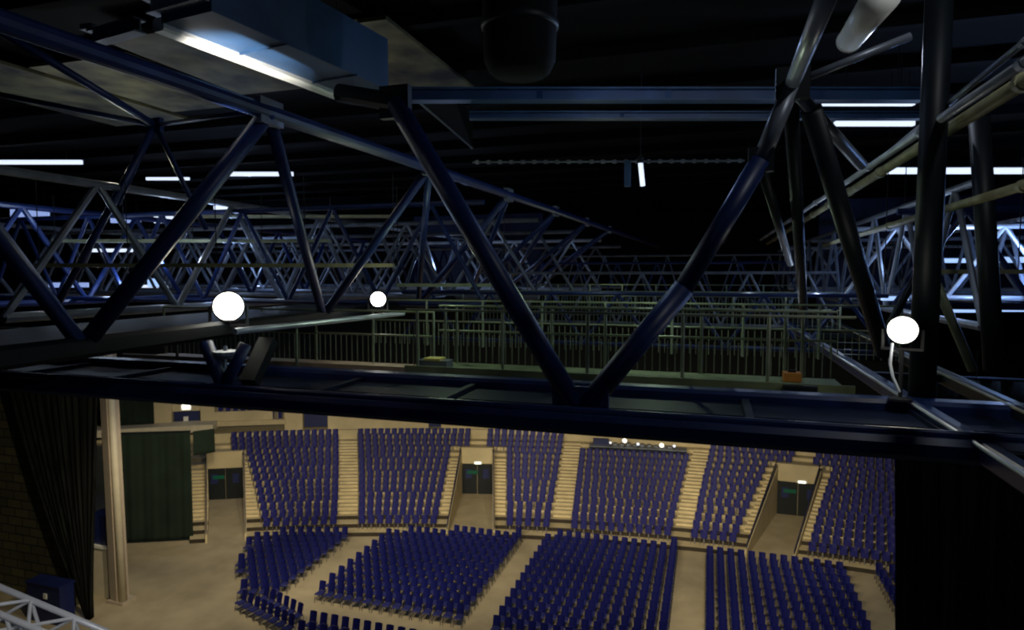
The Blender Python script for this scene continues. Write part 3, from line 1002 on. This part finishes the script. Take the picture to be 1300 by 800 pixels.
# inner corner plate of the girder bay
a, b, c_, d2 = at_d(520, 119, 13), at_d(600, 188, 19), at_d(600, 150, 19), at_d(575, 119, 13)
t = thing('edge_plate', 'blue slanted edge plate at the left end of the girders', 'plate', a)
off = V((0, 0, .05))
MB().hexa([a, b, c_ + V((.01, 0, 0)), d2, a + off, b + off, c_ + off, d2 + off]).build('plate', 'black_wall', t)
MB().tube(a, b, .03, 8).build('rim', 'grey_steel', t)
# hanging tube lamp
p0_, p1_ = at_d(813, 206, 17), at_d(816, 236, 17)
t = thing('hanging_lamp', 'short bright tube lamp hanging in the dark middle', 'lamp', p0_)
MB().tube(p0_, p1_, .065, 10).build('tube', 'strip_glow', t)
MB().lathe(p0_ + V((0, 0, .02)), (0, 0, 1), [(-.05, .09), (.10, .09), (.14, .03)], 10).build('cap', 'lamp_body', t)
MB().tube(p0_ + V((0, 0, .1)), V((p0_.x, p0_.y, H(5.4))), .012, 6).build('cord', 'lamp_body', t)
MB().box(p0_.x - .42, p0_.x - .26, p0_.y - .08, p0_.y + .08, p1_.z, p0_.z + .05).build('ballast_box', 'duct_blue', t)
# round hanging ventilator
vc = at_d(660, 60, 9.5)
t = thing('roof_ventilator', 'dark round ventilator drum hanging from the roof', 'ventilator', vc)
rb_ = .54
MB().lathe(V((vc.x, vc.y, vc.z - .42)), (0, 0, 1), [(0, rb_ * .72), (.06, rb_ * .86), (.22, rb_), (1.9, rb_ * 1.08)], 40).build('drum', 'black_wall', t, smooth=True)
MB().lathe(V((vc.x, vc.y, vc.z + .25)), (0, 0, 1), [(0, rb_ * 1.05), (.03, rb_ * 1.08), (.09, rb_ * 1.08), (.12, rb_ * 1.05)], 40).build('band', 'black_steel', t, smooth=True)
for ang in (0, 2.1, 4.2):
    q = V((vc.x + math.cos(ang) * rb_ * .8, vc.y + math.sin(ang) * rb_ * .8, vc.z + 1.3))
    MB().tube(q, V((q.x, q.y, H(5.4))), .02, 6).build('hanger', 'black_steel', t)

# --- upper left duct and flanges
def zline(p, q, hh): return at_z(*p, H(hh)), at_z(*q, H(hh))
a, b = zline((205, 30), (440, 122), 3.0)
dv = (b - a).normalized()
t = thing('air_duct', 'blue-grey box duct with a bright lower edge near the upper left', 'duct', a)
sd = dv.cross(V((0, 0, 1))).normalized()
P = [a, a + sd * .85, b + sd * .85, b, a + V((0, 0, .8)), a + sd * .85 + V((0, 0, .8)), b + sd * .85 + V((0, 0, .8)), b + V((0, 0, .8))]
MB().hexa(P).build('duct_body', 'duct_blue', t)
MB().bar(a + V((0, 0, .0)) - sd * .06, b - sd * .06, .20, .16, .03).build('lower_edge', 'white_paint', t)
for k in (.2, .8):
    c = a.lerp(b, k) + sd * .4 + V((0, 0, .8))
    MB().tube(c, V((c.x, c.y, H(5.2))), .015, 6).build('hanger_rod', 'black_steel', t)
for k in range(2):
    c = a.lerp(b, (k + .8) / 2.4)
    MB().bar(c - V((0, 0, .01)), c + sd * .9 - V((0, 0, .01)), .03, .03).build('seam', 'duct_blue', t)
for nm, p, q, hh, mt_ in (('pale flange beam crossing the very top left of the frame', (192, 10), (262, -10), 3.2, 'pale_steel'),
                          ('grey flange beam just left of the box duct', (118, 49), (178, 32), 3.1, 'grey_steel'),
                          ('pale flange strip at the top edge right of the duct', (322, -14), (388, 20), 4.1, 'pale_steel')):
    a, b = zline(p, q, hh)
    t = thing('flange_beam', nm, 'beam', a, 'flange beams in the upper left')
    MB().ibeam(a, b, .16, .18, .025).build('beam', mt_, t)
    MB().box(a.x - .1, a.x + .1, a.y - .1, a.y + .1, a.z + .09, a.z + .16).build('end_plate', mt_, t)
# braced frame in the far upper left and lighter olive patches standing for lit roof deck
nd = at_d(197, 159, 15)
t = thing('roof_brace', 'dark splayed brace frame near the left edge under the olive roof patches', 'brace', nd)
for q, r, D_ in (((-20, 26), .085, 12), ((-20, 116), .06, 14), ((72, 388), .085, 15.2), ((150, 260), .05, 15.2), ((262, 292), .06, 15.4), ((345, 138), .05, 13)):
    MB().tube(nd, at_d(*q, D_), r, 10).build('strut', 'navy_steel', t, smooth=True)
MB().box(nd.x - .2, nd.x + .2, nd.y - .06, nd.y + .06, nd.z - .16, nd.z + .16).build('gusset', 'navy_steel', t)
for k in range(4):
    x0 = -19 + k * 3.3
    tag(MB().box(x0, x0 + 3.0, 10.5 + (k % 2) * .8, 16.5 - (k % 3) * .9, H(4.98), H(5.06)).build('ceiling_lit_patch', 'lit_roof'), kind='structure')
# white lit panel at the upper right
a, b = at_d(1120, -6, 7.0), at_d(1078, 52, 8.2)
t = thing('lit_cylinder', 'pale round duct end lit bright at the top right', 'duct', a)
MB().tube(a, b, .20, 24, .15).build('duct', 'white_paint', t, smooth=True)
MB().lathe(b, (b - a), [(0, .16), (.03, .12), (.05, .03)], 24).build('cap', 'white_paint', t, smooth=True)

# ---------------------------------------------------------------- floodlights
def flood(lab, px, py, Y, hbase, rad, glow='flood_glow'):
    c = at_y(px, py, Y)
    base = V((c.x, c.y, H(hbase)))
    t = thing('floodlight', lab, 'floodlight', base, 'white floodlights on the trusses')
    ax = (E0 - c).normalized()
    MB().lathe(c - ax * .02, ax, [(0, rad), (.04, rad * .95), (.07, rad * .7), (.085, rad * .3)], 28).build('lens', glow, t, smooth=True)
    MB().lathe(c - ax * .36, ax, [(0, rad * .45), (.05, rad * .62), (.26, rad * 1.0), (.335, rad * 1.12)], 28).build('housing', 'lamp_body', t, smooth=True)
    sdv = ax.cross(V((0, 0, 1))).normalized()
    yk = MB()
    for s_ in (-1, 1):
        yk.bar(c + sdv * (s_ * (rad + .05)) - ax * .12, c + sdv * (s_ * (rad + .05)) - ax * .12 - V((0, 0, rad + .08)), .03, .04)
    yk.bar(c - sdv * (rad + .07) - ax * .12 - V((0, 0, rad + .08)), c + sdv * (rad + .07) - ax * .12 - V((0, 0, rad + .08)), .04, .03)
    yk.build('yoke', 'lamp_body', t)
    MB().tube(c - ax * .12 - V((0, 0, rad + .08)), base - ax * .12, .025, 10).build('stem', 'lamp_body', t)
    MB().lathe(base - ax * .12, (0, 0, 1), [(0, .14), (.03, .14), (.05, .04)], 14).build('base', 'lamp_body', t)
    L = bpy.data.lights.new('flood_light', 'POINT')
    L.energy = 8; L.color = (1, .97, .84); L.shadow_soft_size = rad
    lo = bpy.data.objects.new('flood_light', L); C.objects.link(lo)
    lo.location = c + ax * .30
    return c, lo


c1, l1 = flood('largest white floodlight, on the left truss above the V bracket', 290, 389, 8.15, HL + .13, .22)
c2, l2 = flood('small white floodlight farther back on the left truss', 480, 380, 12.8, HL + .13, .165)
c3, l3 = flood('white floodlight on the right box truss beside the thick post', 1146, 419, 9.0, HB + .13, .165)
l2.data.energy = 8
cp = thing('power_cable', 'thin cable drooping from the floodlight on the right truss', 'cable', at_y(1138, 500, 8.7))
prev = None
pts = [at_y(1133, 436, 9.0), at_y(1130, 462, 8.9), at_y(1134, 480, 8.8), at_y(1142, 498, 8.7)]
mb = MB()
for p, q in zip(pts, pts[1:]): mb.tube(p, q, .018, 8)
mb.build('cord', 'pale_steel', cp)

# ---------------------------------------------------------------- catwalk behind the cross truss
HD = -1.70
yd0 = at_z(800, 488, H(HD)).y
xd0, xd1 = at_y(515, 480, yd0).x, at_y(1085, 495, yd0).x
cat = thing('catwalk', 'green-grey catwalk crossing behind the cross truss', 'catwalk', (xd0, yd0, H(HD)))
MB().box(xd0, xd1, yd0, yd0 + 1.5, H(HD - .06), H(HD)).build('deck_plate', 'deck', cat)
MB().box(xd0, xd1, yd0 - .04, yd0, H(HD - .12), H(HD + .14)).build('kick_board', 'deck', cat)


def railing(lab, x0, x1, Y, hb, posts, rails, mt_, balusters=True, grp='catwalk railings', bal_h=.55):
    t = thing('railing', lab, 'railing', (x0, Y, H(hb)), grp)
    for x in posts:
        MB().tube((x, Y, H(hb)), (x, Y, H(hb + 1.1)), .028, 8).build('post', mt_, t)
    for hh in rails:
        MB().tube((x0, Y, H(hb + hh)), (x1, Y, H(hb + hh)), .022, 8).build('rail', mt_, t)
    if balusters:
        mb = MB()
        n = int((x1 - x0) / .13)
        for k in range(n):
            x = x0 + (k + .5) * (x1 - x0) / n
            mb.tube((x, Y, H(hb + .02)), (x, Y, H(hb + bal_h)), .010, 5)
        tag(mb.build('baluster_grille', mt_, t), kind='stuff')
    return t


pf_ = [at_y(px, 470, yd0 + .02).x for px in (529, 637, 745, 866, 975)]
railing('front railing of the green-grey catwalk', xd0, xd1, yd0 + .06, HD + .006, pf_, (1.1,), 'rail_steel', balusters=False)
pr_ = [at_y(px, 460, yd0 + 1.45).x for px in (566, 580, 700, 768, 890, 996, 1018)]
railing('rear railing of the green-grey catwalk with a grille of bars', xd0, xd1, yd0 + 1.45, HD + .006, pr_, (1.1, .62), 'rail_steel')
# things on the catwalk
p = at_z(545, 469, H(HD)); HD += .006
t = thing('tool_case', 'small yellow-topped case on the catwalk near its left end', 'case', V((p.x, p.y + .2, H(HD))))
MB().box(p.x - .30, p.x + .30, p.y + .1, p.y + .4, H(HD), H(HD + .14)).build('body', 'grey_steel', t)
MB().box(p.x - .16, p.x + .16, p.y + .08, p.y + .38, H(HD + .14), H(HD + .18)).build('lid', 'yellow', t)
p = at_z(1003, 482, H(HD))
t = thing('tool_case', 'small orange case on the catwalk near its right end', 'case', V((p.x, p.y, H(HD))))
MB().box(p.x - .12, p.x + .14, p.y - .25, p.y, H(HD), H(HD + .14)).build('body', 'orange', t)
MB().box(p.x - .05, p.x + .07, p.y - .15, p.y - .11, H(HD + .14), H(HD + .18)).build('handle', 'black_steel', t)
p = at_z(1012, 499, H(HD - .05))
t = thing('junction_box', 'black junction box on the kick board of the catwalk', 'box', V((p.x, yd0 - .1, H(HD - .05))))
MB().box(p.x - .22, p.x + .22, yd0 - .14, yd0 - .045, H(HD - .06), H(HD + .12)).build('body', 'lamp_body', t)
MB().box(p.x - .2, p.x + .2, yd0 - .16, yd0 - .14, H(HD - .04), H(HD + .10)).build('cover', 'black_steel', t)
# left gangway seen under the long truss
yp = at_z(350, 466, H(-1.85)).y
xp0, xp1 = at_y(158, 458, yp).x, at_y(520, 470, yp).x
t = thing('gangway', 'tan plank gangway seen below the long left truss', 'catwalk', (xp0, yp, H(-1.85)))
MB().box(xp0, xp1, yp, yp + 1.2, H(-1.95), H(-1.85)).build('deck_plate', 'plank', t)
MB().box(xp0, xp1, yp - .05, yp, H(-2.0), H(-1.72)).build('kick_board', 'plank', t)
gw = t
railing('railing of bars along the tan gangway', xp0, xp1, yp + 1.1, -1.844, [xp0 + k * (xp1 - xp0) / 5 for k in range(6)], (1.1, .6), 'rail_steel', bal_h=.6)
for px in (224, 376):
    q = at_y(px, 455, yp - .1)
    MB().tube((q.x, yp - .08, H(-2.1)), (q.x, yp - .08, H(-1.05)), .03, 8).build('stanchion', 'rail_steel', gw)
for x in (xp0 + .2, xp1 - .2):
    MB().tube((x, yp + .6, H(-1.95)), (x, yp + .6, H(-.9)), .012, 6).build('hanger_rod', 'black_steel', gw)

# ---------------------------------------------------------------- far trusses
def far_truss(lab, A, B, hb, ht, panel, r, mt_, grp='far roof trusses', vert_=False):
    """planar truss between plan points A and B"""
    A, B = V((*A, 0)), V((*B, 0))
    L = (B - A).length; d = (B - A) / L
    t = thing('roof_truss', lab, 'truss', V((A.x, A.y, H(hb))), grp)
    MB().tube(V((A.x, A.y, H(hb))), V((B.x, B.y, H(hb))), r * 1.3, 8).build('bottom_chord', mt_, t)
    MB().tube(V((A.x, A.y, H(ht))), V((B.x, B.y, H(ht))), r * 1.2, 8).build('top_chord', mt_, t)
    n = max(2, int(L / panel))
    for k in range(n):
        p0 = A + d * (L * k / n); pm = A + d * (L * (k + .5) / n); p1 = A + d * (L * (k + 1) / n)
        MB().tube(V((p0.x, p0.y, H(hb))), V((pm.x, pm.y, H(ht))), r, 8).build('diagonal', mt_, t)
        MB().tube(V((pm.x, pm.y, H(ht))), V((p1.x, p1.y, H(hb))), r, 8).build('diagonal', mt_, t)
    return t


ordn = ['nearest', 'second', 'third', 'fourth', 'fifth', 'sixth']
for i, (Y, mt_) in enumerate(((15.5, 'navy_steel'), (21, 'grey_steel'), (27, 'grey_steel'), (34, 'pale_steel'), (42, 'grey_steel'))):
    far_truss('cross truss in the left half of the roof, %s from the camera' % ordn[i], (-9 - Y * .95, Y), (-5.6, Y), -.75, 1.9, 2.9 + .1 * i, .06 + .004 * i, mt_)
for i, (Y, mt_) in enumerate(((17, 'navy_steel'), (23, 'pale_steel'), (30, 'grey_steel'), (38, 'pale_steel'))):
    far_truss('cross truss in the right half of the roof, %s from the camera' % ordn[i], (4.2, Y), (8 + Y * .6, Y), -.7, 1.5, 2.6, .065, mt_)
for i, (X, mt_) in enumerate(((-13.5, 'grey_steel'), (-20, 'navy_steel'), (-28, 'grey_steel'))):
    far_truss('lengthwise truss left of the floodlit one, %s outwards' % ordn[i].replace('nearest', 'first'), (X, 9 + i * 3), (X, 48), -.85, 2.1, 4.0, .08, mt_)
for i, (X, mt_) in enumerate(((4.6, 'grey_steel'), (9.0, 'grey_steel'))):
    far_truss('lengthwise truss right of the box truss, %s outwards' % ordn[i].replace('nearest', 'first'), (X, 13 + i * 6), (X, 48), -.9, 1.7, 3.0, .06, mt_)
# low trusses and gantries in the dark middle
for i, (Y, hb, ht) in enumerate(((17.5, -1.9, -.5), (24, -1.8, .1), (31, -1.9, .6), (39, -2.0, 1.2))):
    far_truss('low dark gantry truss crossing the middle beyond the catwalk, %s away' % ordn[i], (-9, Y), (4.2, Y), hb, ht, 1.7, .045, 'navy_steel' if i % 2 == 0 else 'grey_steel', grp='gantry trusses beyond the catwalk')
for i, (Y, hh) in enumerate(((14.0, -1.7), (20, -1.6), (28, -1.5))):
    railing('far green railing beyond the catwalk, %s away' % ordn[i], -8, 3.6, Y, hh, [-8 + k * 1.45 for k in range(9)], (1.1, .6), 'rail_steel', grp='far railings in the middle')
# long horizontal rails on the left, at eye height
for i, (y, D, x0, x1, mt_) in enumerate(((337, 15, 50, 500, 'olive_steel'), (306, 19, 70, 420, 'rail_steel'), (275, 22, 240, 500, 'olive_steel'), (345, 13, 1165, 1420, 'olive_steel'), (362, 17, 505, 640, 'rail_steel'))):
    a, b = at_d(x0, y, D), at_d(x1, y, D)
    t = thing('cable_tray', ['long olive cable tray level with the big floodlight, lowest at left', 'thin olive tray over the long olive one at left', 'uppermost thin olive tray at left', 'olive tray level with the eye behind the right posts', 'short green tray right of the small floodlight'][i], 'cable tray', a, 'cable trays')
    MB().bar(a, b, .30, .09).build('tray', mt_, t)
    n = int((b - a).length / 2)
    for k in range(n + 1):
        c = a.lerp(b, k / max(1, n)); MB().tube(c, V((c.x, c.y, H(2.4))), .012, 5).build('hanger_rod', 'black_steel', t)

# glowing bars that stand for lamps and brightly lit steel deep in the roof
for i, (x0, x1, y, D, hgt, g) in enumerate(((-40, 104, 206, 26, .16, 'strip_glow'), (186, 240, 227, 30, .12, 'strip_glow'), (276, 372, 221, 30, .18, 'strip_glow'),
                                             (14, 62, 271, 34, .42, 'blue_dim'), (141, 178, 278, 34, .42, 'blue_dim'), (196, 220, 279, 34, .36, 'strip_glow'), (272, 312, 264, 32, .22, 'strip_glow'),
                                             (112, 188, 318, 36, .18, 'strip_glow'), (62, 112, 362, 40, .30, 'blue_dim'), (168, 216, 365, 40, .30, 'strip_glow'), (188, 210, 359, 39, .5, 'blue_glow'),
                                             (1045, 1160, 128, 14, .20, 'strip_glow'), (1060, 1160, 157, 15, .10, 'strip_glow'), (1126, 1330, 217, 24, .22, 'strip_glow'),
                                             (1196, 1248, 331, 30, .20, 'blue_glow'), (1262, 1330, 330, 30, .26, 'blue_glow'), (1208, 1252, 393, 32, .30, 'blue_glow'), (1268, 1330, 392, 32, .30, 'blue_glow'), (1120, 1152, 379, 16, .10, 'blue_glow'))):
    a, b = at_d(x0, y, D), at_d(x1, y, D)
    where = ['longest pale glowing strip, at the left frame edge', 'pale glowing strip left of the bright long strip', 'bright long glowing strip under the lit roof patch', 'short glowing blue panel near the left frame edge', 'short glowing blue panel behind the crossed diagonals', 'small glowing blue panel right of the crossed diagonals', 'pale glowing strip above the big floodlight', 'thin glowing strip left of the big floodlight', 'dim low panel lamp far left', 'dim low panel lamp just left of the big floodlight', 'brightest blue work lamp left of the big floodlight',
             'wide pale glowing strip left of the thick right post, upper', 'thin pale glowing strip left of the thick right post, lower', 'long white glowing strip behind the right posts', 'blue glowing strip between the two right posts, upper', 'blue glowing strip right of the second post, upper', 'blue glowing strip between the two right posts, lower', 'blue glowing strip right of the second post, lower', 'short white glowing strip just above the right floodlight'][i]
    t = thing('glow_strip', where, 'lamp', a, 'glowing strips deep in the roof')
    d = (b - a).normalized(); nrm_ = FW.copy(); nrm_.z = 0; nrm_.normalize()
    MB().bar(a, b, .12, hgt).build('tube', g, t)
    MB().bar(a + nrm_ * .1 + V((0, 0, .03)), b + nrm_ * .1 + V((0, 0, .03)), .08, hgt * 1.2).build('housing', 'grey_steel', t)
    for tt in (.15, .85):
        c = a.lerp(b, tt) + nrm_ * .1; MB().tube(c, V((c.x, c.y, H(5.3))), .012, 5).build('hanger_rod', 'black_steel', t)

# ---------------------------------------------------------------- white lattice truss, lower left
A0, B0 = at_d(-70, 716, 5.6), at_d(230, 842, 5.6)
dl = (B0 - A0).normalized()
t = thing('lattice_truss', 'white aluminium lattice truss crossing the lower left corner', 'truss', A0)
upv = V((0, 0, 1)); upv = (upv - dl * upv.dot(dl)).normalized(); sdv = dl.cross(upv).normalized()
W_ = .27
cs = [(0, 0), (0, -W_), (W_, 0), (W_, -W_)]
crn = [sdv * (-x) * -1 + upv * y for x, y in cs]
L = (B0 - A0).length
for c in crn:
    MB().tube(A0 + c, B0 + c, .026, 10).build('chord', 'aluminium', t, smooth=True)
n = int(L / .19)
for tt in (.02, .08):
    c = A0.lerp(B0, tt)
    MB().tube(c, V((c.x, c.y, H(5.2))), .008, 6).build('hanging_cable', 'black_steel', t)
for (i, j) in ((0, 1), (2, 3), (0, 2), (1, 3)):
    for k in range(n):
        p = A0 + dl * (L * k / n); q = A0 + dl * (L * (k + 1) / n)
        a, b = (crn[i], crn[j]) if k % 2 == 0 else (crn[j], crn[i])
        MB().tube(p + a, q + b, .015, 8).build('brace', 'aluminium', t)

# ================================================================== LIGHT
def light(kind, loc, energy, col, size=.2, target=None, ang=None, blend=.4):
    L = bpy.data.lights.new('lamp', kind)
    L.energy = energy; L.color = col
    if kind in ('POINT', 'SPOT'): L.shadow_soft_size = size
    if kind == 'SPOT': L.spot_size = math.radians(ang); L.spot_blend = blend
    if kind == 'AREA': L.size = size
    o = bpy.data.objects.new('lamp', L); C.objects.link(o)
    o.location = loc
    if target is not None:
        o.rotation_euler = (V(target) - V(loc)).to_track_quat('-Z', 'Y').to_euler()
    return o


WARM = (1.0, .86, .60)
# house lights on an added bar, hidden behind the cross truss
BY, BH = 18.6, -4.0
bar = thing('added_light_bar', 'unseen black bar added below the far gantry to carry house lights', 'lighting bar', (-4, BY, H(BH)))
MB().tube((-19, BY, H(BH + .35)), (7, BY, H(BH + .35)), .04, 10).build('pipe', 'black_steel', bar)
for x in (-18, -11, -4, 3, 6.5):
    MB().tube((x, BY, H(BH + .35)), (x, BY, H(-1.9)), .012, 6).build('hanger_rod', 'black_steel', bar)
for x, tx, ty, tz, e, an in ((-17, -27, 30, 1, 2600, 74), (-12, -19, 36, 2, 3300, 74), (-7, -11, 36, 2, 3300, 74), (-2, -3, 37, 2, 3300, 74), (2, 4.5, 38, 2, 3000, 70),
                         (-15, -34, 36, 3.5, 3600, 46), (-9.5, -19, 42, 3.5, 4200, 46), (-4.5, -6, 44, 3.5, 4200, 46), (.5, 6, 45, 3.5, 4200, 46)):
    c = V((x, BY + .05, H(BH)))
    d = (V((tx, ty, tz)) - c).normalized()
    MB().lathe(c - d * .32, d, [(0, .10), (.04, .15), (.26, .17), (.30, .19)], 14).build('lamp_housing', 'lamp_body', bar)
    light('SPOT', c + d * .05, e * 1.35, WARM, .15, (tx, ty, tz), an, .7)
# unseen blue lights for the far trusses, added fills for catwalk and girders
BL = (.40, .58, 1.0)
for loc, e, c in (((-15, 17, H(.6)), 70, BL), ((-22, 25, H(1.2)), 200, BL), ((-13, 30, H(.4)), 160, BL), ((-30, 36, H(1.0)), 400, BL),
                  ((8.6, 21.5, H(.2)), 260, (.25, .45, 1)), ((12, 21.8, H(.5)), 420, (.25, .45, 1)), ((5.5, 20, H(.9)), 60, BL), ((14, 38, H(1.5)), 420, (.3, .45, 1)),
                  ((-4, 27, H(-.2)), 25, (.8, .95, .7)), ((-1, 12.4, H(.3)), 60, (.75, 1, .7)), ((-5, 11.6, H(.2)), 40, (.75, 1, .7)), ((-1.2, 11.2, H(3.4)), 45, BL), ((2.6, 11.4, H(3.4)), 40, (.7, .8, 1)), ((-3, 17, H(.4)), 20, (.8, .95, .8))):
    light('POINT', loc, e, c, .05)
# added lights that brighten column, front chairs, duct edge and near steel
light('SPOT', (-13, 13.5, H(-2.4)), 3000, WARM, .15, (-29.0, 24, 4.5), 52, .8)
light('SPOT', (-10, 16.0, H(-3.2)), 2600, WARM, .15, (-16, 25.5, 0), 44, .8)
light('SPOT', (-5.6, 5.4, H(1.0)), 1700, (1, .97, .9), .05, at_z(305, 70, H(3.0)), 36, .95)
light('POINT', (3.4, 6.0, H(4.6)), 170, (.9, .95, 1), .1)
light('POINT', (-8.5, 12.5, H(3.6)), 35, (1, .95, .75), .05)
light('POINT', (-1.5, 1.0, H(3.2)), 10, BL, .3)
# tiny point lights added to make glints on the far trusses
for q, D_, e in (((100, 262), 17, 26), ((132, 246), 17, 18), ((158, 352), 20, 30), ((234, 318), 18, 30), ((58, 288), 19, 26), ((206, 334), 24, 36), ((404, 262), 18, 12), ((128, 356), 21, 30), ((20, 330), 18, 20), ((345, 345), 19, 14),
                 ((952, 345), 17, 14), ((1026, 316), 19, 18), ((1038, 362), 16, 20), ((1080, 366), 17, 18), ((1000, 384), 15, 8), ((1228, 300), 19, 40), ((1290, 330), 18, 45)):
    light('POINT', at_d(*q, D_), e, (.62, .76, 1), .035)
light('POINT', (-2.5, .8, H(-.6)), 12, (.35, .5, 1), .1)  # added blue fill for the near chord
light('SPOT', (-1.2, .6, H(.3)), 330, (1, .98, .95), .05, at_d(50, 780, 5.6), 44, .6)  # added spot that brightens the lattice truss
light('POINT', (-15, 13, H(2.9)), 45, (1, .95, .75), .05)  # added light for the olive roof patches

w = bpy.data.worlds.new('world'); SC.world = w
w.use_nodes = True
w.node_tree.nodes['Background'].inputs['Color'].default_value = (0.3, 0.45, 0.9, 1)
w.node_tree.nodes['Background'].inputs['Strength'].default_value = 0.0

SC.view_settings.view_transform = 'Standard'
SC.view_settings.look = 'None'
SC.view_settings.exposure = 0.0
SC.view_settings.gamma = 1.0
SC.view_settings.use_curve_mapping = False
SC.cycles.max_bounces = 5
SC.cycles.sample_clamp_indirect = 4
SC.cycles.filter_width = 2.2
